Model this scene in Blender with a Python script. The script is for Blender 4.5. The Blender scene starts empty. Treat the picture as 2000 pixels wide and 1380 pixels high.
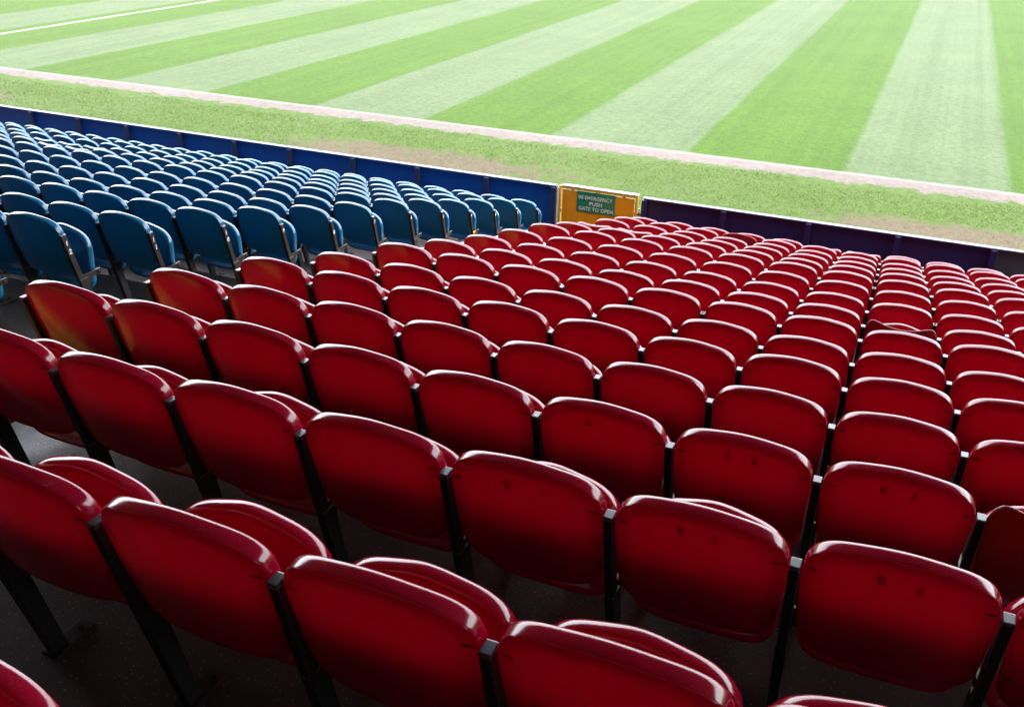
import bpy, bmesh, math, random
from mathutils import Vector, Matrix, noise
random.seed(7)
S = bpy.context.scene
COL = S.collection

# ------------------------------------------------------------------ camera
R_RIGHT = Vector((0.91905971, 0.39349663, 0.02212794))
R_UP = Vector((-0.19256211, 0.39934704, 0.89634914))
R_FWD = Vector((-0.34387364, 0.82805938, -0.44279632))
cam_d = bpy.data.cameras.new('camera')
cam = bpy.data.objects.new('camera', cam_d)
COL.objects.link(cam)
m = Matrix(((R_RIGHT.x, R_UP.x, -R_FWD.x), (R_RIGHT.y, R_UP.y, -R_FWD.y), (R_RIGHT.z, R_UP.z, -R_FWD.z)))
cam.matrix_world = m.to_4x4()
cam_d.sensor_width = 36.0
cam_d.lens = 34.38
cam_d.clip_start = 0.05
cam_d.clip_end = 600
cam_d.dof.use_dof = True
cam_d.dof.focus_distance = 4.2
cam_d.dof.aperture_fstop = 8.0
S.camera = cam

# ------------------------------------------------------------------ sky, sun, exposure
SUN_EL, SUN_AZ = math.radians(57), math.radians(158)      # azimuth measured from +Y towards +X
w = bpy.data.worlds.new('World')
S.world = w
w.use_nodes = True
nt = w.node_tree
bg = nt.nodes['Background']
sky = nt.nodes.new('ShaderNodeTexSky')
sky.sky_type = 'NISHITA'
sky.sun_disc = False
sky.sun_elevation = SUN_EL
sky.sun_rotation = SUN_AZ
sky.air_density = 1.0
sky.dust_density = 4.0
mix = nt.nodes.new('ShaderNodeMix')
mix.data_type = 'RGBA'
mix.inputs['Factor'].default_value = 0.62
nt.links.new(sky.outputs[0], mix.inputs['A'])
mix.inputs['B'].default_value = (17.0, 17.2, 18.6, 1)       # even bright cloud layer
nt.links.new(mix.outputs['Result'], bg.inputs['Color'])
bg.inputs['Strength'].default_value = 0.15
sun_d = bpy.data.lights.new('sun', 'SUN')
sun_d.energy = 2.4
sun_d.angle = math.radians(14)
sun_d.color = (1.0, 0.96, 0.9)
sun = bpy.data.objects.new('sun', sun_d)
COL.objects.link(sun)
sdir = Vector((math.sin(SUN_AZ) * math.cos(SUN_EL), math.cos(SUN_AZ) * math.cos(SUN_EL), math.sin(SUN_EL)))
sun.rotation_euler = (-sdir).to_track_quat('-Z', 'Y').to_euler()
sun.location = sdir * 40
S.render.engine = 'CYCLES'
S.view_settings.view_transform = 'Standard'
S.view_settings.look = 'None'
S.view_settings.exposure = 2.3
S.view_settings.gamma = 1
S.view_settings.use_curve_mapping = False

# ------------------------------------------------------------------ measured layout of the stand
XR = [-3.5947, -3.5899, -3.6031, -3.6149, -3.6129, -3.6193, -3.6182, -3.6325, -3.6413, -3.6413, -3.6486, -3.6585, -3.6669, -3.6813, -3.6913, -3.6788]
YR = [1.3487, 2.1443, 2.903, 3.6721, 4.4042, 5.1773, 5.9731, 6.7496, 7.5351, 8.3044, 9.0979, 9.8969, 10.6923, 11.4841, 12.2814, 13.0632]
ZR = [-1.3864, -1.5824, -1.7892, -2.0014, -2.1893, -2.4121, -2.6066, -2.8298, -3.0373, -3.2211, -3.4103, -3.6351, -3.8601, -4.0791, -4.2885, -4.5219]
ROWX = {j: XR[j] for j in range(16)}
ROWY = {j: YR[j] for j in range(16)}
ROWZ = {j: ZR[j] for j in range(16)}
for j in range(-1, -9, -1):
    ROWX[j] = XR[0]; ROWY[j] = YR[0] + 0.78 * j; ROWZ[j] = ZR[0] - 0.205 * j
ROWZ[-1] += 0.03
WR, WB, XB = 0.5, 0.488, -1.394
POST_H = 0.74
EDGE = 0.60           # distance from the cap line of a row to the front edge of its step
WALL_Y, PITCH_Z = 14.1, -5.5
WALL_TOP = -4.43

# ------------------------------------------------------------------ materials
def new_mat(name):
    mt = bpy.data.materials.new(name)
    mt.use_nodes = True
    n = mt.node_tree
    return mt, n, n.nodes['Principled BSDF'], n.nodes['Material Output']

def N(n, kind, **kw):
    nd = n.nodes.new(kind)
    for k, v in kw.items():
        setattr(nd, k, v)
    return nd

def noise_node(n, scale, detail=4, rough=0.55, vec=None, dims=None):
    t = N(n, 'ShaderNodeTexNoise')
    t.inputs['Scale'].default_value = scale
    t.inputs['Detail'].default_value = detail
    t.inputs['Roughness'].default_value = rough
    if vec is not None:
        n.links.new(vec, t.inputs['Vector'])
    return t

def ramp(n, src, stops):
    r = N(n, 'ShaderNodeValToRGB')
    e = r.color_ramp.elements
    while len(e) < len(stops):
        e.new(0.5)
    for k, (p, c) in enumerate(stops):
        e[k].position = p
        e[k].color = c if len(c) == 4 else (*c, 1)
    n.links.new(src, r.inputs[0])
    return r

def mixc(n, fac, a, b, blend='MIX'):
    mx = N(n, 'ShaderNodeMix', data_type='RGBA', blend_type=blend)
    for sock, v in (('Factor', fac), ('A', a), ('B', b)):
        if isinstance(v, (int, float)):
            mx.inputs[sock].default_value = v
        elif isinstance(v, tuple):
            mx.inputs[sock].default_value = (*v, 1) if len(v) == 3 else v
        else:
            n.links.new(v, mx.inputs[sock])
    return mx.outputs['Result']

def bump(n, h, strength, dist, bsdf):
    b = N(n, 'ShaderNodeBump')
    b.inputs['Strength'].default_value = strength
    b.inputs['Distance'].default_value = dist
    n.links.new(h, b.inputs['Height'])
    n.links.new(b.outputs[0], bsdf.inputs['Normal'])
    return b

def plastic(name, base, deep, glow, rough=0.2, trans=0.2, dust=0.10):
    mt, n, p, out = new_mat(name)
    tc = N(n, 'ShaderNodeTexCoord')
    info = N(n, 'ShaderNodeObjectInfo')
    add = N(n, 'ShaderNodeVectorMath', operation='ADD')
    n.links.new(tc.outputs['Object'], add.inputs[0])
    n.links.new(info.outputs['Location'], add.inputs[1])
    big = noise_node(n, 3.2, 3, 0.6, add.outputs[0])
    fine = noise_node(n, 260, 3, 0.7, add.outputs[0])
    mid = noise_node(n, 24, 5, 0.65, add.outputs[0])
    c = mixc(n, ramp(n, big.outputs[0], [(0.3, (0, 0, 0)), (0.75, (1, 1, 1))]).outputs[0], base, deep)
    rv = ramp(n, info.outputs['Random'], [(0.0, (0.86, 0.86, 0.86)), (1.0, (1.08, 1.08, 1.08))])
    c = mixc(n, 1.0, c, rv.outputs[0], 'MULTIPLY')
    # dust specks settle on upward faces
    geo = N(n, 'ShaderNodeNewGeometry')
    sep = N(n, 'ShaderNodeSeparateXYZ')
    n.links.new(geo.outputs['Normal'], sep.inputs[0])
    up = ramp(n, sep.outputs['Z'], [(0.25, (0, 0, 0)), (0.9, (1, 1, 1))])
    sp = ramp(n, fine.outputs[0], [(0.5, (0, 0, 0)), (0.72, (1, 1, 1))])
    dmask = mixc(n, 1.0, up.outputs[0], sp.outputs[0], 'MULTIPLY')
    dm2 = mixc(n, 1.0, dmask, (dust, dust, dust), 'MULTIPLY')
    c = mixc(n, dm2, c, (0.5, 0.42, 0.4))
    n.links.new(c, p.inputs['Base Color'])
    rr = N(n, 'ShaderNodeMapRange')
    n.links.new(mid.outputs[0], rr.inputs[0])
    rr.inputs['To Min'].default_value = rough - 0.05
    rr.inputs['To Max'].default_value = rough + 0.10
    n.links.new(rr.outputs[0], p.inputs['Roughness'])
    p.inputs['Specular IOR Level'].default_value = 0.65
    bump(n, mid.outputs[0], 0.05, 0.004, p)
    tr = N(n, 'ShaderNodeBsdfTranslucent')
    tr.inputs['Color'].default_value = (*glow, 1)
    ms = N(n, 'ShaderNodeMixShader')
    ms.inputs[0].default_value = trans
    n.links.new(p.outputs[0], ms.inputs[1])
    n.links.new(tr.outputs[0], ms.inputs[2])
    n.links.new(ms.outputs[0], out.inputs['Surface'])
    return mt

def metal_paint(name, col, rust, rough=0.45, amt=0.5, scale=18):
    mt, n, p, out = new_mat(name)
    tc = N(n, 'ShaderNodeTexCoord')
    a = noise_node(n, scale, 6, 0.7, tc.outputs['Object'])
    r = ramp(n, a.outputs[0], [(amt, (0, 0, 0)), (amt + 0.16, (1, 1, 1))])
    c = mixc(n, r.outputs[0], col, rust)
    n.links.new(c, p.inputs['Base Color'])
    p.inputs['Roughness'].default_value = rough
    bump(n, a.outputs[0], 0.25, 0.002, p)
    return mt

def simple(name, col, rough=0.5, spec=0.5, var=0.25, scale=8):
    mt, n, p, out = new_mat(name)
    tc = N(n, 'ShaderNodeTexCoord')
    a = noise_node(n, scale, 5, 0.65, tc.outputs['Object'])
    lo = tuple(max(0, v * (1 - var)) for v in col)
    hi = tuple(min(1, v * (1 + var)) for v in col)
    c = mixc(n, a.outputs[0], lo, hi)
    n.links.new(c, p.inputs['Base Color'])
    p.inputs['Roughness'].default_value = rough
    p.inputs['Specular IOR Level'].default_value = spec
    bump(n, a.outputs[0], 0.1, 0.003, p)
    return mt

RED = plastic('red_plastic', (0.24, 0.001, 0.022), (0.20, 0.001, 0.017), (0.80, 0.0, 0.095), rough=0.10, trans=0.28)
REDM = plastic('matte_red_plastic', (0.30, 0.004, 0.012), (0.25, 0.003, 0.01), (0.6, 0.0, 0.02), rough=0.5, trans=0.12)
BLUE = plastic('blue_plastic', (0.001, 0.135, 0.265), (0.001, 0.11, 0.22), (0.0, 0.18, 0.32), rough=0.17, trans=0.16)
SLOT_R = simple('dark_fixing_red', (0.06, 0.001, 0.004), 0.7)
SLOT_B = simple('dark_fixing_blue', (0.004, 0.012, 0.02), 0.7)
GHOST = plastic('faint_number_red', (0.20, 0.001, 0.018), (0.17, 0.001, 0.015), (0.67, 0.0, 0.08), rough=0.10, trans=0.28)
BLACK = metal_paint('black_painted_steel', (0.008, 0.008, 0.009), (0.02, 0.014, 0.011), 0.42, 0.62, 30)
BROWN = metal_paint('worn_brown_steel', (0.007, 0.005, 0.0045), (0.02, 0.012, 0.01), 0.38, 0.52, 22)
CAPM = simple('grey_plastic_cap', (0.05, 0.055, 0.062), 0.28, 0.6)
STEEL = simple('bare_steel', (0.4, 0.4, 0.4), 0.35)
WHITE = simple('white_paint', (0.8, 0.8, 0.8), 0.5, var=0.08)
CAPPING = simple('pale_metal_capping', (0.16, 0.18, 0.21), 0.5, var=0.2)
NUMW = simple('white_number_paint', (0.75, 0.75, 0.75), 0.6, var=0.05)

def board_mat(name, col, dark, stain):
    mt, n, p, out = new_mat(name)
    tc = N(n, 'ShaderNodeTexCoord')
    info = N(n, 'ShaderNodeObjectInfo')
    add = N(n, 'ShaderNodeVectorMath', operation='ADD')
    n.links.new(tc.outputs['Object'], add.inputs[0])
    n.links.new(info.outputs['Location'], add.inputs[1])
    mp = N(n, 'ShaderNodeMapping')
    mp.inputs['Scale'].default_value = (9, 9, 1.2)
    n.links.new(add.outputs[0], mp.inputs[0])
    a = noise_node(n, 1.0, 6, 0.7, mp.outputs[0])
    b = noise_node(n, 1.4, 4, 0.6, add.outputs[0])
    c = mixc(n, ramp(n, a.outputs[0], [(0.35, (0, 0, 0)), (0.7, (1, 1, 1))]).outputs[0], col, dark)
    c = mixc(n, ramp(n, b.outputs[0], [(0.55, (0, 0, 0)), (0.8, (0.7, 0.7, 0.7))]).outputs[0], c, stain)
    n.links.new(c, p.inputs['Base Color'])
    p.inputs['Roughness'].default_value = 0.45
    p.inputs['Specular IOR Level'].default_value = 0.25
    bump(n, a.outputs[0], 0.1, 0.004, p)
    return mt

BOARD_B = board_mat('blue_board', (0.0004, 0.038, 0.20), (0.0004, 0.032, 0.17), (0.001, 0.028, 0.14))
BOARD_P = board_mat('navy_purple_board', (0.013, 0.006, 0.046), (0.006, 0.008, 0.050), (0.024, 0.006, 0.040))
BOARD_G = board_mat('grey_board', (0.035, 0.038, 0.05), (0.03, 0.03, 0.04), (0.05, 0.05, 0.05))
ORANGE = board_mat('orange_board', (0.60, 0.225, 0.003), (0.54, 0.20, 0.003), (0.28, 0.11, 0.004))
ORANGE_F = metal_paint('yellow_frame_paint', (0.62, 0.30, 0.02), (0.35, 0.14, 0.03), 0.45, 0.6, 14)
GREEN = simple('green_sign', (0.0, 0.13, 0.06), 0.4, var=0.12)
LETTER = simple('grey_white_letters', (0.52, 0.54, 0.52), 0.5, var=0.15, scale=30)

def concrete():
    mt, n, p, out = new_mat('dark_concrete')
    geo = N(n, 'ShaderNodeNewGeometry')
    a = noise_node(n, 1.3, 6, 0.65, geo.outputs['Position'])
    b = noise_node(n, 90, 3, 0.6, geo.outputs['Position'])
    v = N(n, 'ShaderNodeTexVoronoi')
    v.inputs['Scale'].default_value = 55
    n.links.new(geo.outputs['Position'], v.inputs['Vector'])
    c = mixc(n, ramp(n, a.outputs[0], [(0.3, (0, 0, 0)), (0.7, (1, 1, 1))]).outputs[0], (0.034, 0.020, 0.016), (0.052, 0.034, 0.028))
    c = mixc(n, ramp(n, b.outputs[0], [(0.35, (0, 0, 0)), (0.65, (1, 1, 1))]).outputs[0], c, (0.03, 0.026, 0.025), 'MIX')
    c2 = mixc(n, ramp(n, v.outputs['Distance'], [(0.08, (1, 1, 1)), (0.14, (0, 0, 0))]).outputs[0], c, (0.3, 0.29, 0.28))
    n.links.new(c2, p.inputs['Base Color'])
    rr = ramp(n, a.outputs[0], [(0.35, (0.45, 0.45, 0.45)), (0.6, (0.8, 0.8, 0.8))])
    n.links.new(rr.outputs[0], p.inputs['Roughness'])
    bump(n, b.outputs[0], 0.5, 0.004, p)
    return mt
CONC = concrete()

def yellow_paint():
    mt, n, p, out = new_mat('worn_yellow_paint')
    geo = N(n, 'ShaderNodeNewGeometry')
    a = noise_node(n, 9, 8, 0.75, geo.outputs['Position'])
    b = noise_node(n, 60, 3, 0.6, geo.outputs['Position'])
    c = mixc(n, ramp(n, a.outputs[0], [(0.52, (0, 0, 0)), (0.66, (1, 1, 1))]).outputs[0], (0.46, 0.235, 0.022), (0.2, 0.13, 0.05))
    n.links.new(c, p.inputs['Base Color'])
    p.inputs['Roughness'].default_value = 0.6
    bump(n, b.outputs[0], 0.3, 0.003, p)
    return mt
YELLOW = yellow_paint()

def pitch_mat():
    mt, n, p, out = new_mat('mown_pitch')
    geo = N(n, 'ShaderNodeNewGeometry')
    pos = geo.outputs['Position']
    sep = N(n, 'ShaderNodeSeparateXYZ')
    n.links.new(pos, sep.inputs[0])
    def M(op, a, b=None, c=None, clamp=False):
        md = N(n, 'ShaderNodeMath', operation=op)
        md.use_clamp = clamp
        for k, v in enumerate((a, b, c)):
            if v is None:
                continue
            if isinstance(v, (int, float)):
                md.inputs[k].default_value = v
            else:
                n.links.new(v, md.inputs[k])
        return md.outputs[0]
    def smooth(v, lo, hi):
        r = N(n, 'ShaderNodeMapRange', interpolation_type='SMOOTHSTEP')
        n.links.new(v, r.inputs[0])
        r.inputs['From Min'].default_value = lo
        r.inputs['From Max'].default_value = hi
        return r.outputs[0]
    X, Y = sep.outputs['X'], sep.outputs['Y']
    wob = noise_node(n, 0.22, 2, 0.5, pos)
    ragged = noise_node(n, 2.4, 5, 0.7, pos)
    fine = noise_node(n, 14, 5, 0.7, pos)
    blade = noise_node(n, 6.5, 6, 0.92, pos)
    patch = noise_node(n, 0.35, 5, 0.6, pos)
    # across-the-stripe streaks left by the mower
    mp = N(n, 'ShaderNodeMapping')
    mp.inputs['Scale'].default_value = (4.0, 0.03, 1)
    n.links.new(pos, mp.inputs[0])
    streak = noise_node(n, 1.0, 4, 0.6, mp.outputs[0])
    # stripes: pairs 6.54 m apart, edges slightly wavering
    xw = M('ADD', X, M('MULTIPLY', M('SUBTRACT', wob.outputs[0], 0.5), 0.22))
    xw = M('ADD', xw, M('MULTIPLY', M('SUBTRACT', ragged.outputs[0], 0.5), 0.12))
    ph = M('FRACT', M('DIVIDE', M('ADD', xw, 1.5 + 65.4), 6.54))
    up_ = smooth(ph, -0.0, 0.035)
    dn = smooth(ph, 0.485, 0.52)
    light = M('SUBTRACT', up_, dn, clamp=True)
    g_dark = mixc(n, ramp(n, fine.outputs[0], [(0.3, (0, 0, 0)), (0.7, (1, 1, 1))]).outputs[0], (0.0205, 0.0435, 0.0030), (0.029, 0.0565, 0.0055))
    g_light = mixc(n, ramp(n, fine.outputs[0], [(0.3, (0, 0, 0)), (0.7, (1, 1, 1))]).outputs[0], (0.037, 0.055, 0.023), (0.049, 0.067, 0.034))
    lightmask = M('MULTIPLY', light, M('ADD', 0.82, M('MULTIPLY', streak.outputs[0], 0.36)), clamp=True)
    grass = mixc(n, lightmask, g_dark, g_light)
    stm = ramp(n, streak.outputs[0], [(0.3, (0.90, 0.91, 0.88)), (0.7, (1.09, 1.08, 1.10))])
    grass = mixc(n, 1.0, grass, stm.outputs[0], 'MULTIPLY')
    # worn verge between the wall and the touchline
    vg = mixc(n, ramp(n, patch.outputs[0], [(0.35, (0, 0, 0)), (0.65, (1, 1, 1))]).outputs[0], (0.028, 0.054, 0.005), (0.034, 0.054, 0.013))
    vg = mixc(n, ramp(n, fine.outputs[0], [(0.35, (0, 0, 0)), (0.75, (0.7, 0.7, 0.7))]).outputs[0], vg, (0.044, 0.062, 0.020))
    # bare earth patches close to the wall
    def blob(cx, cy, rx, ry):
        dx = M('DIVIDE', M('SUBTRACT', X, cx), rx)
        dy = M('DIVIDE', M('SUBTRACT', Y, cy), ry)
        d = M('SQRT', M('ADD', M('MULTIPLY', dx, dx), M('MULTIPLY', dy, dy)))
        return M('SUBTRACT', 1.0, d, clamp=True)
    bl = M('MAXIMUM', M('MAXIMUM', blob(-9.7, 18.0, 5.2, 1.3), blob(0.8, 17.9, 3.6, 0.95)), blob(-22.6, 18.2, 1.6, 0.9))
    bare = M('MULTIPLY', M('ADD', M('SUBTRACT', bl, 0.28), M('MULTIPLY', M('SUBTRACT', ragged.outputs[0], 0.5), 1.3)), 3.0, clamp=True)
    bare = M('MULTIPLY', bare, smooth(bl, 0.0, 0.12))
    bare = M('MULTIPLY', bare, M('ADD', 0.35, M('MULTIPLY', fine.outputs[0], 0.8)), clamp=True)
    vg = mixc(n, bare, vg, (0.060, 0.040, 0.033))
    # sandy strip along the touchline
    yr = M('ADD', Y, M('MULTIPLY', M('SUBTRACT', ragged.outputs[0], 0.5), 1.0))
    yr = M('ADD', yr, M('MULTIPLY', M('SUBTRACT', fine.outputs[0], 0.5), 0.25))
    sand_in = smooth(yr, 20.34, 20.50)
    sand = mixc(n, fine.outputs[0], (0.066, 0.055, 0.049), (0.095, 0.083, 0.076))
    base = mixc(n, sand_in, vg, sand)
    # mown grass beyond the touchline
    y2 = M('ADD', Y, M('MULTIPLY', M('SUBTRACT', fine.outputs[0], 0.5), 0.14))
    base = mixc(n, smooth(y2, 21.06, 21.16), base, grass)
    # chalk lines: touchline, and the line running away from it at the far left
    line1 = M('MULTIPLY', smooth(y2, 21.02, 21.06), M('SUBTRACT', 1.0, smooth(y2, 21.17, 21.21)))
    line1 = M('MULTIPLY', line1, ramp(n, fine.outputs[0], [(0.28, (0.25, 0.25, 0.25)), (0.45, (1, 1, 1))]).outputs[0])
    x2 = M('ADD', X, M('MULTIPLY', M('SUBTRACT', fine.outputs[0], 0.5), 0.12))
    line2 = M('MULTIPLY', smooth(x2, -30.30, -30.24), M('SUBTRACT', 1.0, smooth(x2, -30.13, -30.08)))
    line2 = M('MULTIPLY', line2, smooth(Y, 21.1, 21.2))
    base = mixc(n, M('MULTIPLY', line1, 0.85), base, (0.11, 0.108, 0.105))
    base = mixc(n, line2, base, (0.2, 0.2, 0.2))
    # blade-level mottling
    bm = ramp(n, blade.outputs[0], [(0.33, (0.62, 0.66, 0.56)), (0.67, (1.28, 1.24, 1.32))])
    base = mixc(n, 1.0, base, bm.outputs[0], 'MULTIPLY')
    soft = ramp(n, patch.outputs[0], [(0.25, (0.9, 0.9, 0.9)), (0.75, (1.08, 1.08, 1.08))])
    base = mixc(n, 1.0, base, soft.outputs[0], 'MULTIPLY')
    n.links.new(base, p.inputs['Base Color'])
    p.inputs['Roughness'].default_value = 0.62
    p.inputs['Specular IOR Level'].default_value = 0.016
    p.inputs['Sheen Weight'].default_value = 0.0
    p.inputs['Sheen Roughness'].default_value = 0.5
    hh = M('ADD', M('MULTIPLY', fine.outputs[0], 0.7), M('MULTIPLY', blade.outputs[0], 0.5))
    bump(n, hh, 0.7, 0.03, p)
    return mt
PITCH = pitch_mat()

def tuft_mat():
    mt, n, p, out = new_mat('grass_blades')
    geo = N(n, 'ShaderNodeNewGeometry')
    a = noise_node(n, 1.1, 4, 0.6, geo.outputs['Position'])
    b = noise_node(n, 30, 2, 0.6, geo.outputs['Position'])
    c = mixc(n, ramp(n, a.outputs[0], [(0.35, (0, 0, 0)), (0.65, (1, 1, 1))]).outputs[0], (0.040, 0.082, 0.005), (0.048, 0.078, 0.017))
    c = mixc(n, ramp(n, b.outputs[0], [(0.35, (0, 0, 0)), (0.7, (1, 1, 1))]).outputs[0], c, (0.066, 0.104, 0.018))
    n.links.new(c, p.inputs['Base Color'])
    p.inputs['Roughness'].default_value = 0.55
    tr = N(n, 'ShaderNodeBsdfTranslucent')
    n.links.new(c, tr.inputs['Color'])
    ms = N(n, 'ShaderNodeMixShader')
    ms.inputs[0].default_value = 0.35
    n.links.new(p.outputs[0], ms.inputs[1])
    n.links.new(tr.outputs[0], ms.inputs[2])
    n.links.new(ms.outputs[0], out.inputs['Surface'])
    return mt
TUFT = tuft_mat()
ROOFM = simple('dark_roof_lining', (0.035, 0.033, 0.036), 0.8)
BACKM = simple('dark_back_wall', (0.10, 0.095, 0.09), 0.8)

# ------------------------------------------------------------------ object helpers
def mesh_obj(name, me, parent=None, mat=None):
    o = bpy.data.objects.new(name, me)
    COL.objects.link(o)
    if parent is not None:
        o.parent = parent
    if mat is not None and not me.materials:
        me.materials.append(mat)
    return o

def tag(o, label=None, cat=None, group=None, kind=None):
    if label: o['label'] = label
    if cat: o['category'] = cat
    if group: o['group'] = group
    if kind: o['kind'] = kind
    return o

def empty(name, loc):
    o = bpy.data.objects.new(name, None)
    o.empty_display_size = 0.1
    o.location = loc
    COL.objects.link(o)
    return o

def bm_box(bm, lo, hi, bevel=0.0, shear=None):
    r = bmesh.ops.create_cube(bm, size=1.0)
    vs = r['verts']
    for v in vs:
        v.co = Vector([lo[k] + (v.co[k] + 0.5) * (hi[k] - lo[k]) for k in range(3)])
    if bevel:
        es = list({e for v in vs for e in v.link_edges})
        rb = bmesh.ops.bevel(bm, geom=es, offset=bevel, segments=2, affect='EDGES', profile=0.6)
        vs = list({v for f in rb['faces'] for v in f.verts} | {v for v in vs if v.is_valid})
    return vs

def box_mesh(name, lo, hi, bevel=0.0):
    bm = bmesh.new()
    bm_box(bm, lo, hi, bevel)
    me = bpy.data.meshes.new(name)
    bm.to_mesh(me); bm.free()
    return me

def finish(bm, name, smooth=False):
    bmesh.ops.recalc_face_normals(bm, faces=bm.faces)
    me = bpy.data.meshes.new(name)
    bm.to_mesh(me); bm.free()
    if smooth:
        for p in me.polygons: p.use_smooth = True
    return me

def text_mesh(txt, size, extrude=0.0006, offset=0.0, spacing=1.0):
    cu = bpy.data.curves.new('lettering', 'FONT')
    cu.body = txt; cu.size = size; cu.extrude = extrude; cu.offset = offset
    cu.align_x = 'CENTER'; cu.align_y = 'CENTER'; cu.space_character = spacing
    cu.resolution_u = 3
    o = bpy.data.objects.new('lettering', cu)
    COL.objects.link(o)
    dg = bpy.context.evaluated_depsgraph_get()
    me = bpy.data.meshes.new_from_object(o.evaluated_get(dg))
    bpy.data.objects.remove(o)
    return me

# ------------------------------------------------------------------ ground, pitch
def grid_mesh(name, x0, x1, y0, y1, z, nx=2, ny=2):
    vs, fs = [], []
    for j in range(ny + 1):
        for i in range(nx + 1):
            vs.append((x0 + (x1 - x0) * i / nx, y0 + (y1 - y0) * j / ny, z))
    for j in range(ny):
        for i in range(nx):
            a = j * (nx + 1) + i
            fs.append((a, a + 1, a + nx + 2, a + nx + 1))
    me = bpy.data.meshes.new(name)
    me.from_pydata(vs, [], fs)
    return me

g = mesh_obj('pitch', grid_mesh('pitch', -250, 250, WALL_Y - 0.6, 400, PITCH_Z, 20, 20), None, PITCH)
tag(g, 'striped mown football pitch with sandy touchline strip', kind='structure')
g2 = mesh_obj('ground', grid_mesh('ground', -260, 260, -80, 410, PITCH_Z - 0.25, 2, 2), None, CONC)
tag(g2, 'ground below the stand', kind='structure')

# rough grass of the verge, as real blades
def make_verge():
    vs, fs = [], []
    rnd = random.Random(11)
    for k in range(150000):
        x = rnd.uniform(-27, 6)
        y = WALL_Y + 0.15 + rnd.random() ** 1.0 * 6.35
        q = noise.noise(Vector((x * 0.8, y * 1.6, 3.1)))
        b1 = 1 - math.hypot((x + 9.7) / 5.2, (y - 18.0) / 1.3)
        b2 = 1 - math.hypot((x - 0.8) / 3.6, (y - 17.9) / 0.95)
        if max(b1, b2) + q * 0.5 > 0.30 and rnd.random() < 0.85:
            continue
        if y > 20.05 + q * 0.5 and rnd.random() < 0.9:
            continue
        hgt = rnd.uniform(0.010, 0.026) * (1.0 + 0.6 * q)
        wd = rnd.uniform(0.005, 0.010)
        an = rnd.uniform(0, math.pi)
        dx, dy = math.cos(an) * wd, math.sin(an) * wd
        lx, ly = rnd.uniform(-1, 1) * hgt * 1.6, rnd.uniform(-1, 1) * hgt * 1.6
        i = len(vs)
        vs += [(x - dx, y - dy, PITCH_Z), (x + dx, y + dy, PITCH_Z), (x + lx, y + ly, PITCH_Z + hgt)]
        fs.append((i, i + 1, i + 2))
    me = bpy.data.meshes.new('verge_grass')
    me.from_pydata(vs, [], fs)
    return me
vgo = mesh_obj('verge_grass', make_verge(), None, TUFT)
tag(vgo, 'rough tufted grass verge between wall and touchline', kind='stuff')

# ------------------------------------------------------------------ terrace steps
terrace = empty('terrace', (0, 0, PITCH_Z))
tag(terrace, 'stepped concrete terrace under the seats', kind='structure')
X0, X1 = -34.0, 9.0
for j in range(-8, 16):
    zt = ROWZ[j] - POST_H
    y1 = ROWY[j] + EDGE if j < 15 else WALL_Y - 0.06
    y0 = (ROWY[j - 1] + EDGE) if j > -8 else ROWY[j] - 0.4
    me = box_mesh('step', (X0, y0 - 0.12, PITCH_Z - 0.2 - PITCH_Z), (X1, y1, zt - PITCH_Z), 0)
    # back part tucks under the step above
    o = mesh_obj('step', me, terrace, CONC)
# aisle half steps with worn yellow paint
XA0 = lambda j: ROWX[j] + XB + 0.40
XA1 = lambda j: ROWX[j] - 0.05
for j in range(-4, 15):
    zl = ROWZ[j + 1] - POST_H - PITCH_Z
    zh = ROWZ[j] - POST_H - PITCH_Z
    y = ROWY[j] + EDGE
    zm = zl + (zh - zl) * 0.5
    hs = mesh_obj('half_step', box_mesh('half_step', (XA0(j), y + 0.002, zl - 0.02), (XA1(j), y + 0.38, zm)), terrace, CONC)
    mesh_obj('yellow_edge', box_mesh('yellow_edge', (XA0(j), y + 0.006, zm + 0.001), (XA1(j), y + 0.382, zm + 0.005)), hs, YELLOW)
    mesh_obj('yellow_riser', box_mesh('yellow_riser', (XA0(j), y + 0.3805, zl + 0.002), (XA1(j), y + 0.385, zm + 0.0045)), hs, YELLOW)
    ob = mesh_obj('yellow_riser', box_mesh('yellow_riser', (XA0(j), y + 0.0005, zm + 0.008), (XA1(j), y + 0.005, zh + 0.004)), terrace, YELLOW)
    mesh_obj('yellow_edge', box_mesh('yellow_edge', (XA0(j), y - 0.07, zh + 0.001), (XA1(j), y + 0.0, zh + 0.004)), terrace, YELLOW)

# ------------------------------------------------------------------ unseen stand roof and rear wall (behind and above the viewpoint)
rf = empty('stand_roof', (-10, 2, 3.7))
tag(rf, 'unseen dark roof sheeting over the seats, above the viewpoint', kind='structure')
bm = bmesh.new()
for k in range(20):
    xx = -50 + 4 * k
    bm_box(bm, (xx + 10 - 0.0, -14, 0), (xx + 13.98, 8.6, 0.12))  # unseen roof, its front edge set to shape the sky light on the rows
mesh_obj('roof_sheet', finish(bm, 'roof_sheet'), rf, ROOFM)
rw = mesh_obj('rear_wall', box_mesh('rear_wall', (-60, -9.4, -5), (40, -9.1, 3.69)), None, BACKM)
tag(rw, 'plain rear wall of the stand', kind='structure')

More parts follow.
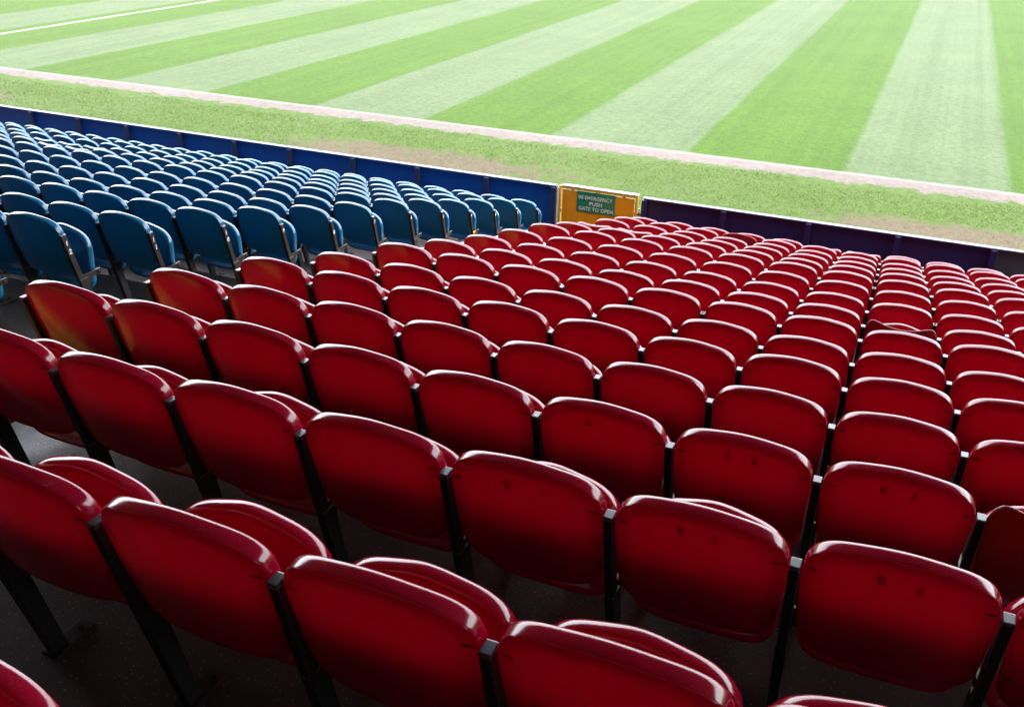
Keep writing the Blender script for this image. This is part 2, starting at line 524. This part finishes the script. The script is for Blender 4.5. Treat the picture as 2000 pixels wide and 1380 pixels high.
# ------------------------------------------------------------------ perimeter wall of boards
def board_wall(xs, label, mat, post_mat, group_name, grey_last=False):
    t = empty('perimeter_wall', ((xs[0] + xs[-1]) / 2, WALL_Y, -5.4))
    tag(t, label, 'wall')
    ox = (xs[0] + xs[-1]) / 2
    for k in range(len(xs) - 1):
        a, b = xs[k] - ox + 0.004, xs[k + 1] - ox - 0.004
        me = box_mesh('panel', (a, 0.0, -0.08), (b, 0.04, WALL_TOP + 5.4 - 0.022), 0.003)
        mt = BOARD_G if (grey_last and xs[k] > 1.1) else mat
        o = mesh_obj('panel', me, t, mt)
    for k in range(len(xs)):
        c = xs[k] - ox
        c = min(max(c, xs[0] - ox + 0.03), xs[-1] - ox - 0.03)
        mesh_obj('post', box_mesh('post', (c - 0.038, -0.07, -0.05), (c + 0.038, -0.002, WALL_TOP + 5.4 - 0.03), 0.004), t, post_mat)
    mesh_obj('capping', box_mesh('capping', (xs[0] - ox - 0.0, -0.035, WALL_TOP + 5.4 - 0.016), (xs[-1] - ox, 0.045, WALL_TOP + 5.4), 0.004), t, CAPPING)
    return t
POSTB = metal_paint('dark_blue_post', (0.0003, 0.005, 0.035), (0.004, 0.004, 0.02), 0.7, 0.6, 6)
POSTP = metal_paint('dark_purple_post', (0.02, 0.014, 0.08), (0.03, 0.016, 0.06), 0.5, 0.6, 6)
xsb = [-16.2, -14.99, -13.8, -12.55, -11.33, -10.15, -8.87, -7.62, -6.36, -5.16]
xsb = [-16.2 - 1.22 * k for k in range(14, 0, -1)] + xsb
board_wall(xsb, 'long royal blue boarded wall with white capping beside the orange gate', BOARD_B, POSTB, 'b')
board_wall([-3.745, -2.5, -1.27, -0.05, 1.18, 2.4, 3.6, 4.8, 6.0], 'navy purple boarded wall with white capping right of the orange gate', BOARD_P, BOARD_P, 'p', True)

# ------------------------------------------------------------------ emergency gate
gx0, gx1, gz0, gz1 = -5.115, -3.825, -5.2, -4.42
gate = empty('emergency_gate', ((gx0 + gx1) / 2, WALL_Y, gz0))
tag(gate, 'orange metal emergency gate between the blue and the purple boarded walls', 'gate')
hw, hh = (gx1 - gx0) / 2, gz1 - gz0
fr = bmesh.new()
bm_box(fr, (-hw, -0.02, 0), (-hw + 0.04, 0.02, hh), 0.003)
bm_box(fr, (hw - 0.04, -0.02, 0), (hw, 0.02, hh), 0.003)
bm_box(fr, (-hw + 0.041, -0.019, hh - 0.04), (hw - 0.041, 0.019, hh - 0.001), 0.003)
bm_box(fr, (-hw + 0.041, -0.019, 0), (hw - 0.041, 0.019, 0.04), 0.003)
mesh_obj('gate_frame', finish(fr, 'gate_frame'), gate, ORANGE_F)
mesh_obj('gate_panel', box_mesh('gate_panel', (-hw + 0.058, -0.008, 0.058), (hw - 0.058, 0.008, hh - 0.06), 0.002), gate, ORANGE)
for (cx, cz) in ((-0.42, hh - 0.05), (0.42, hh - 0.05), (0.0, hh - 0.05), (-hw + 0.049, 0.38), (hw - 0.049, 0.50), (-hw + 0.049, 0.12), (hw - 0.049, 0.15)):
    mesh_obj('weld_tab', box_mesh('weld_tab', (cx - 0.028, -0.012, cz - 0.028), (cx + 0.028, 0.012, cz + 0.028), 0.002), gate, ORANGE_F)
mesh_obj('gate_capping', box_mesh('gate_capping', (-hw + 0.06, -0.028, hh + 0.002), (hw, 0.04, hh + 0.018), 0.003), gate, WHITE)
mesh_obj('hinge_strip', box_mesh('hinge_strip', (-hw - 0.026, -0.018, 0.0), (-hw - 0.006, 0.018, hh - 0.03), 0.002), gate, WHITE)
sx0, sx1, sz0, sz1 = -4.813, -4.184, -4.80, -4.47
sg = mesh_obj('sign_board', box_mesh('sign_board', (sx0 - gate.location.x, -0.016, sz0 - gz0), (sx1 - gate.location.x, -0.009, sz1 - gz0), 0.001), gate, GREEN)
for txt, cx, cz, size, wd in (('IN EMERGENCY', -4.505, -4.565, 0.083, 0.555), ('PUSH', -4.497, -4.655, 0.083, 0.205), ('GATE TO OPEN', -4.492, -4.742, 0.083, 0.565)):
    me = text_mesh(txt, size, 0.001, 0.0010, 1.08)
    xs_ = [v.co.x for v in me.vertices]
    s = wd / (max(xs_) - min(xs_))
    mx = (max(xs_) + min(xs_)) / 2
    for v in me.vertices: v.co.x = (v.co.x - mx) * s
    o = mesh_obj('lettering', me, sg, LETTER)
    o.rotation_euler = (math.pi / 2, 0, 0)
    o.location = (cx - gate.location.x, -0.0185, cz - gz0)
lt = empty('gate_latch', (-3.79, WALL_Y, -4.72))
tag(lt, 'small pale latch plate with bolt between orange gate and purple wall', 'latch')
mesh_obj('latch_plate', box_mesh('latch_plate', (-0.02, -0.02, -0.48), (0.012, -0.004, 0.10), 0.003), lt, simple('pale_latch', (0.55, 0.55, 0.5), 0.5))
mesh_obj('bolt', box_mesh('bolt', (-0.03, -0.045, 0.0), (0.03, -0.022, 0.035), 0.006), lt, BROWN)
mesh_obj('latch_knob', box_mesh('latch_knob', (-0.012, -0.05, 0.04), (0.018, -0.02, 0.07), 0.01), lt, ORANGE_F)

# ------------------------------------------------------------------ seat meshes (local origin: post cap at the left of the seat; x along the row, y to the pitch)
LEAN = 0.257

def outline(kind, npts):
    """closed outline in (u, v), u in -1..1 scaled later; returns list of (u, v, corner)"""
    pts = []
    if kind == 'back':
        hw_, top, bot, rt, rb, crown = 0.2365, 0.136, -0.325, 0.125, 0.072, 0.018
    elif kind == 'pan':
        hw_, top, bot, rt, rb, crown = 0.233, -0.015, -0.472, 0.15, 0.06, 0.022
    def corner(cx, cz, rx, rz, a0, a1, n):
        for k in range(n):
            a = math.radians(a0 + (a1 - a0) * k / (n - 1))
            c, s = math.cos(a), math.sin(a)
            e = 1.0
            pts.append((cx + rx * math.copysign(abs(c) ** e, c), cz + rz * math.copysign(abs(s) ** e, s)))
    def line(a, b, n):
        for k in range(1, n):
            t = k / n
            pts.append((a[0] + (b[0] - a[0]) * t, a[1] + (b[1] - a[1]) * t))
    topc = top - crown
    # clockwise from right side mid
    line((hw_ - 0.012, (topc - rt + bot + rb) / 2), (hw_, topc - rt * 0.85), 3)
    corner(hw_ - rt, topc - rt * 0.85, rt, rt * 0.85, 0, 90, 11)
    w_ = hw_ - rt
    for k in range(1, 12):
        t = k / 12
        u = w_ * (1 - 2 * t)
        pts.append((u, topc + crown * (1 - (u / w_) ** 2)))
    corner(-(hw_ - rt), topc - rt * 0.85, rt, rt * 0.85, 90, 180, 11)
    line((-hw_, topc - rt * 0.85), (-hw_ + 0.009, bot + rb), 6)
    corner(-(hw_ - 0.009 - rb), bot + rb, rb, rb, 180, 270, 8)
    line((-(hw_ - 0.009 - rb), bot), ((hw_ - 0.009 - rb), bot), 8)
    corner((hw_ - 0.009 - rb), bot + rb, rb, rb, 270, 360, 8)
    line((hw_ - 0.009, bot + rb), (hw_ - 0.012, (topc - rt + bot + rb) / 2), 3)
    # dedupe
    out = [pts[0]]
    for p in pts[1:]:
        if math.hypot(p[0] - out[-1][0], p[1] - out[-1][1]) > 1e-4: out.append(p)
    if math.hypot(out[0][0] - out[-1][0], out[0][1] - out[-1][1]) < 1e-4: out.pop()
    # even spacing, then relax so that no join shows
    def resample(q, m):
        n = len(q); L = [0]
        for k in range(n):
            a, b = q[k], q[(k + 1) % n]
            L.append(L[-1] + math.hypot(b[0] - a[0], b[1] - a[1]))
        res = []; k = 0
        for t in range(m):
            d = L[-1] * t / m
            while L[k + 1] < d: k += 1
            f = (d - L[k]) / ((L[k + 1] - L[k]) or 1)
            a, b = q[k], q[(k + 1) % n]
            res.append((a[0] + (b[0] - a[0]) * f, a[1] + (b[1] - a[1]) * f))
        return res
    q = resample(out, 112)
    for it in range(14):
        n = len(q)
        q = [((q[k - 1][0] + 2 * q[k][0] + q[(k + 1) % n][0]) / 4, (q[k - 1][1] + 2 * q[k][1] + q[(k + 1) % n][1]) / 4) for k in range(n)]
    return resample(q, 100)

def offset(pts, d):
    n = len(pts); res = []
    for k in range(n):
        a, b = pts[(k - 1) % n], pts[(k + 1) % n]
        tx, tz = b[0] - a[0], b[1] - a[1]
        l = math.hypot(tx, tz) or 1
        nx, nz = tz / l, -tx / l       # outward for counter-clockwise order
        res.append((pts[k][0] - nx * d, pts[k][1] - nz * d))
    return res

def shell(name, kind, W, rings, warp, centre_v):
    """rings: list of (inset, w) ordered from rear centre outwards, round the rim and back to the front centre;
       inset beyond 0.04 is done by scaling"""
    base = outline(kind, 0)
    bm = bmesh.new()
    loops = []
    for ring in rings:
        inset, w = ring[:2]
        sx = ring[2] if len(ring) > 2 else 1.0
        if inset <= 0.03:
            pp = offset(base, inset)
            pp = [(b[0] + (q[0] - b[0]) * sx, q[1]) for b, q in zip(base, pp)]
        else:
            b2 = offset(base, 0.03)
            s = 1 - (inset - 0.03) / 0.21
            pp = [(u * s, centre_v + (v - centre_v) * s) for u, v in b2]
        lp = []
        for u, v in pp:
            x, y, z = warp(u, v, w)
            lp.append(bm.verts.new((W / 2 + x * (W / 0.5), y, z)))
        loops.append(lp)
    n = len(base)
    for a, b in zip(loops[:-1], loops[1:]):
        for k in range(n):
            bm.faces.new((a[k], a[(k + 1) % n], b[(k + 1) % n], b[k]))
    for lp in (loops[0], loops[-1]):
        x, y, z = (sum((v.co[i] for v in lp)) / n for i in range(3))
        c = bm.verts.new((x, y, z))
        for k in range(n):
            bm.faces.new((lp[k], lp[(k + 1) % n], c))
    return finish(bm, name, True)

def back_warp(u, v, w):
    cyl = -0.024 * (1 - (u / 0.235) ** 2)
    belly = 0.004 * math.cos((v + 0.1) * 6)
    ww = w + cyl - belly
    return (u, 0.002 + ww * 0.97 - v * LEAN * 0.97, v * 0.97 + ww * 0.24 + 0.0)

def saddle_warp(u, v, w, deep=0.048):
    t = abs(u) / 0.235
    if v > -0.05:
        k = min(1, (v + 0.05) / 0.17)
        v = v - k * (deep * (1 - min(1, t * 1.15) ** 2) - 0.012 * t + 0.01)
    return back_warp(u, v, w)

def pan_warp(u, v, w):
    # stands upright in front of the backrest, hollow side to the rear
    return (u, 0.205 + w - 0.012 * (1 - (u / 0.235) ** 2) - (v + 0.22) * 0.03, v)

BACK_RINGS = [(0.20, -0.001), (0.14, -0.001), (0.09, 0.0), (0.05, 0.0), (0.03, 0.0), (0.014, 0.0002), (0.0040, 0.0004), (0.0016, 0.0012), (0.0004, 0.0032),
              (0.0001, 0.0080), (0.0001, 0.0150), (0.0005, 0.0225), (0.0014, 0.0300, 0.3), (0.0030, 0.0370, 0.3), (0.0058, 0.0430, 0.4), (0.0095, 0.0475, 0.6), (0.0140, 0.0497, 0.75), (0.0180, 0.0475, 0.85), (0.0215, 0.024, 0.95),
              (0.024, 0.009), (0.05, 0.005), (0.10, 0.004), (0.20, 0.004)]
THIN_RINGS = [(0.20, 0.0), (0.14, 0.0), (0.09, 0.0), (0.05, 0.0), (0.03, 0.0), (0.014, 0.0), (0.004, 0.001), (0.0, 0.004), (0.0, 0.012), (0.003, 0.016),
              (0.008, 0.016), (0.014, 0.012), (0.03, 0.008), (0.05, 0.006), (0.10, 0.005), (0.20, 0.005)]
# pan: rear (sitting) face recessed behind a rolled lip
PAN_RINGS = [(0.20, 0.030), (0.14, 0.030), (0.10, 0.028), (0.07, 0.024), (0.05, 0.018), (0.038, 0.010), (0.03, 0.0045), (0.024, 0.001), (0.016, -0.0015), (0.009, -0.001), (0.004, 0.003),
             (0.001, 0.010), (0.0, 0.02), (0.001, 0.032), (0.004, 0.042), (0.008, 0.045), (0.014, 0.043), (0.03, 0.040), (0.07, 0.040), (0.14, 0.038), (0.20, 0.038)]

def with_mat(me, mat):
    me = me.copy(); me.materials.clear(); me.materials.append(mat); return me
M_BACK = {}; M_SAD = {}; M_SAD2 = {}; M_PAN = {}; M_THIN = {}
for key, W, mt, sd in (('red', WR, RED, REDM), ('blue', WB, BLUE, BLUE)):
    M_BACK[key] = with_mat(shell('backrest', 'back', W, BACK_RINGS, back_warp, -0.1), mt)
    M_SAD[key] = with_mat(shell('backrest', 'back', W, THIN_RINGS, lambda u, v, w: saddle_warp(u, v, w, 0.080), -0.1), sd)
    M_SAD2[key] = with_mat(shell('backrest', 'back', W, BACK_RINGS, saddle_warp, -0.1), mt)
    M_THIN[key] = with_mat(shell('backrest', 'back', W, THIN_RINGS, back_warp, -0.1), sd)
    M_PAN[key] = with_mat(shell('seat_pan', 'pan', W, PAN_RINGS, pan_warp, -0.22), mt)

def lean_y(z):
    return -z * LEAN

def post_mesh(mat, depth=0.042, wid=0.027, open_top=False):
    bm = bmesh.new()
    def prism(z0, z1, y0a, y1a, y0b, y1b, hx):
        v = []
        for z, ya, yb in ((z0, y0a, y1a), (z1, y0b, y1b)):
            for x, y in ((-hx, ya), (hx, ya), (hx, yb), (-hx, yb)):
                v.append(bm.verts.new((x, y, z)))
        for f in ((0, 1, 2, 3), (7, 6, 5, 4), (0, 4, 5, 1), (1, 5, 6, 2), (2, 6, 7, 3), (3, 7, 4, 0)):
            bm.faces.new([v[i] for i in f])
    h = depth / 2
    # z0 upper
    prism(0.0, -0.33, -h, h, lean_y(-0.33) - h, lean_y(-0.33) + h, wid / 2)
    prism(-0.3305, -POST_H + 0.008, lean_y(-0.33) - h, lean_y(-0.33) + h + 0.028, lean_y(-POST_H) - h, lean_y(-POST_H) + h + 0.012, wid / 2 + 0.002)
    bmesh.ops.bevel(bm, geom=list(bm.edges), offset=0.0025, segments=1, affect='EDGES')
    me = finish(bm, 'post')
    me.materials.append(mat)
    return me

def arm_mesh(mat):
    bm = bmesh.new()
    bm_box(bm, (-0.005, 0.098, -0.345), (0.005, 0.265, -0.308), 0.0015)
    bm_box(bm, (0.0055, 0.236, -0.336), (0.012, 0.252, -0.320), 0.002)
    # gusset under the arm
    vs = [bm.verts.new(c) for c in ((-0.004, 0.11, -0.3455), (-0.004, 0.19, -0.3455), (-0.004, 0.125, -0.42), (0.004, 0.11, -0.3455), (0.004, 0.19, -0.3455), (0.004, 0.125, -0.42))]
    for f in ((0, 1, 2), (5, 4, 3), (0, 3, 4, 1), (1, 4, 5, 2), (2, 5, 3, 0)):
        bm.faces.new([vs[i] for i in f])
    me = finish(bm, 'seat_bracket'); me.materials.append(mat); return me

def foot_mesh(mat):
    bm = bmesh.new()
    yb = lean_y(-POST_H)
    bm_box(bm, (-0.03, yb - 0.03, -POST_H + 0.0005), (0.03, yb + 0.13, -POST_H + 0.0078), 0.002)
    bmesh.ops.create_cone(bm, cap_ends=True, segments=6, radius1=0.010, radius2=0.010, depth=0.01, matrix=Matrix.Translation((0, yb + 0.095, -POST_H + 0.013)))
    me = finish(bm, 'foot_plate'); me.materials.append(mat); return me

M_POST = {'red': post_mesh(BLACK), 'blue': post_mesh(BROWN)}
M_ARM = {'red': arm_mesh(BLACK), 'blue': arm_mesh(BROWN)}
M_FOOT = {'red': foot_mesh(BLACK), 'blue': foot_mesh(BROWN)}
M_CAP = box_mesh('end_cap', (-0.0138, -0.0215, 0.0005), (0.0138, 0.0215, 0.0125), 0.003)
M_CAP.materials.append(CAPM)
# open tube mouth: rim with a dark hollow
bm = bmesh.new()
for lo, hi in (((-0.0138, -0.0215, 0.0005), (0.0138, -0.0185, 0.006)), ((-0.0138, 0.0185, 0.0005), (0.0138, 0.0215, 0.006)),
               ((-0.0138, -0.0184, 0.0005), (-0.0108, 0.0184, 0.006)), ((0.0108, -0.0184, 0.0005), (0.0138, 0.0184, 0.006))):
    bm_box(bm, lo, hi)
M_RIM = finish(bm, 'open_tube_end'); M_RIM.materials.append(STEEL)

def slots_mesh(mat, W, only=None):
    bm = bmesh.new()
    for q, (sx, v) in enumerate(((-1, 0.012), (-1, -0.20), (1, 0.012), (1, -0.20))):
        if only is None or only == q:
            u = sx * 0.208
            ring = []
            for k in range(12):
                a = 2 * math.pi * k / 12
                du, dv = 0.017 * math.cos(a), 0.0036 * math.sin(a)
                x, y, z = back_warp(u + du, v + dv, -0.0008)
                ring.append(bm.verts.new((W / 2 + x * W / 0.5, y, z)))
            bm.faces.new(ring)
    me = finish(bm, 'fixing_slots'); me.materials.append(mat); return me
M_SLOT1 = {'red': [slots_mesh(SLOT_R, WR, q) for q in range(4)], 'blue': [slots_mesh(SLOT_B, WB, q) for q in range(4)]}
M_SLOT = {'red': slots_mesh(SLOT_R, WR), 'blue': slots_mesh(SLOT_B, WB)}

def add_number(parent, txt, z_off, mat, size=0.05):
    """digits painted one under another on the aisle side of a post"""
    z = -0.055
    for ch in txt:
        if ch != ' ':
            me = text_mesh(ch, size, 0.0004, 0.0012)
            o = mesh_obj('row_digit', me, parent, mat)
            o.rotation_euler = (math.pi / 2, 0, math.pi / 2)
            o.rotation_euler = (Matrix.Rotation(math.pi / 2, 4, 'Z') @ Matrix.Rotation(math.pi / 2, 4, 'X') @ Matrix.Rotation(-0.25 * 0 , 4, 'Z')).to_euler()
            o.location = (0.0150, lean_y(z) + 0.001, z)
        z -= 0.062

ORD = ['', 'first', 'second', 'third', 'fourth', 'fifth', 'sixth', 'seventh', 'eighth', 'ninth', 'tenth', 'eleventh', 'twelfth', 'thirteenth',
       'fourteenth', 'fifteenth', 'sixteenth', 'seventeenth', 'eighteenth', 'nineteenth', 'twentieth', 'twenty-first', 'twenty-second', 'twenty-third', 'twenty-fourth', 'twenty-fifth']
rnd = random.Random(5)
OPEN = {(6, 5), (8, 8), (10, 7), (11, 7), (9, 9), (11, 6), (11, 8)}
SADDLE_RED = {(2, 8), (7, 7), (15, 5), (15, 6), (12, 0), (12, 1)}
SADDLE_BLUE = {(12, -15), (12, -14), (12, -13), (11, -13), (11, -12)}
MATTE = {(14, 3)}

def build_post(seat, key, xoff, openend, detail, arm_in=True):
    p = mesh_obj('post', M_POST[key], seat); p.location = (xoff, 0, 0)
    if openend:
        mesh_obj('open_tube_end', M_RIM, p)
    elif key == 'red':
        mesh_obj('end_cap', M_CAP, p)
    else:
        c = mesh_obj('end_cap', M_CAP, p); c.scale = (1, 1, 0.6)
    if detail:
        mesh_obj('seat_bracket', M_ARM[key], p)
        mesh_obj('foot_plate', M_FOOT[key], p)
    return p

def seat_label(color, key, j, k, saddle, matte):
    row = 16 - j
    rw_ = 'front row' if row == 1 else ORD[row] + ' row from the wall'
    pos = 'next to the aisle' if k == 1 else ORD[k] + ' from the aisle'
    if saddle:
        return f'dip-topped {color} seat, {pos} in the {rw_}'
    if matte:
        return f'dull rimless {color} seat, {pos} in the {rw_}'
    return f'{color} tip-up seat, {pos} in the {rw_}'

def make_seat(color, j, i):
    W = WR if color == 'red' else WB
    base = ROWX[j] + (0 if color == 'red' else XB)
    s = empty('stadium_seat', (base + i * W, ROWY[j], ROWZ[j]))
    k = i + 1 if color == 'red' else -i
    st = SADDLE_RED if color == 'red' else SADDLE_BLUE
    saddle = (j, i) in st
    matte = color == 'red' and (j, i) in MATTE
    tag(s, seat_label(color, color, j, k, saddle, matte), 'stadium seat', 'red tip-up seats right of the aisle' if color == 'red' else 'blue tip-up seats left of the aisle')
    me = (M_SAD if j < 10 else M_SAD2)[color] if saddle else (M_THIN[color] if matte else M_BACK[color])
    b = mesh_obj('backrest', me, s)
    b.location = (0, rnd.gauss(0, 0.0025), rnd.gauss(0, 0.0022) + (0.02 if matte else 0))
    b.rotation_euler = (rnd.gauss(0, 0.006), rnd.gauss(0, 0.006), rnd.gauss(0, 0.006))
    if not saddle and not matte and j <= 9:
        if j <= 5:
            for q in range(4):
                mesh_obj('fixing_slot', M_SLOT1[color][q], b)
        else:
            tag(mesh_obj('fixing_slots', M_SLOT[color], b), kind='stuff')
    p = mesh_obj('seat_pan', M_PAN[color], s)
    t = rnd.gauss(0.0, 0.035)
    # tipped about its hinge
    p.rotation_euler = (t, 0, rnd.gauss(0, 0.008))
    p.location = (0, 0.21 - 0.21 * math.cos(t) + 0.33 * math.sin(t) * -1, -0.33 + 0.33 * math.cos(t) - 0.21 * math.sin(t))
    detail = j <= 10 or (color == 'blue' and i == -1)
    if color == 'red':
        if i == 0:
            build_post(s, 'red', 0, False, True)
        build_post(s, 'red', W, (j, i + 1) in OPEN, detail)
    else:
        pp = build_post(s, 'blue', W, False, detail)
        if i == -1:
            num = str(16 - j)
            if num == '8': num = ' 8'
            add_number(pp, num, 0, NUMW)
    return s

RED_RANGE = {-1: (3, 8), 0: (2, 8), 1: (0, 9), 2: (0, 9), 3: (0, 9), 4: (0, 9), 5: (0, 9), 6: (0, 10), 7: (0, 10), 8: (0, 10), 9: (0, 10), 10: (0, 10),
             11: (0, 10), 12: (0, 11), 13: (0, 11), 14: (0, 11), 15: (0, 11)}
BLUE_MIN = {3: -1, 4: -2, 5: -4, 6: -6, 7: -8, 8: -10, 9: -12, 10: -14, 11: -16, 12: -18, 13: -19, 14: -21, 15: -23}
for j, (a, b) in RED_RANGE.items():
    for i in range(a, b + 1):
        make_seat('red', j, i)
for j, a in BLUE_MIN.items():
    for i in range(a - 1, 0):
        make_seat('blue', j, i)

# faint mirrored seat numbers painted darker on the backs to imitate print showing through
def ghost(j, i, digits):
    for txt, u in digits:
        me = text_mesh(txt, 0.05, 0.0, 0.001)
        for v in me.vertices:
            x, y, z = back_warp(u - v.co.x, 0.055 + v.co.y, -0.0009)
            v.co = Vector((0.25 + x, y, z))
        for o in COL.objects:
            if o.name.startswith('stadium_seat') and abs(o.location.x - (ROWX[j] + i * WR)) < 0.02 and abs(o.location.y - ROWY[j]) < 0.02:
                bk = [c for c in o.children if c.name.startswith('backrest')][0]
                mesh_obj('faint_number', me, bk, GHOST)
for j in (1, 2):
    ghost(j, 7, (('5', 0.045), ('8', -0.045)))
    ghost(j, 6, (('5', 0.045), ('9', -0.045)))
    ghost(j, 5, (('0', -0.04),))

# yellow tape knotted round a blue post near the gate
tp = bmesh.new()
for k in range(7):
    a = k * 0.9
    vs = [tp.verts.new(c) for c in ((0, 0, 0), (0.012, 0.002, 0.004), (0.055 * math.cos(a) + 0.01, -0.01 + 0.01 * math.sin(a * 2), 0.05 * math.sin(a) + 0.01), (0.055 * math.cos(a), 0.0, 0.05 * math.sin(a)))]
    tp.faces.new(vs)
bm_box(tp, (-0.022, -0.03, -0.012), (0.022, 0.03, 0.012), 0.004)
r_ = bmesh.ops.solidify(tp, geom=list(tp.faces), thickness=0.001)
tape = mesh_obj('yellow_tape', finish(tp, 'yellow_tape'), None, simple('yellow_tape', (0.75, 0.5, 0.03), 0.5))
tape.location = (ROWX[12] + XB, ROWY[12] + 0.09, ROWZ[12] - 0.30)
tag(tape, 'scrap of yellow tape knotted round a blue seat post near the gate', 'tape')
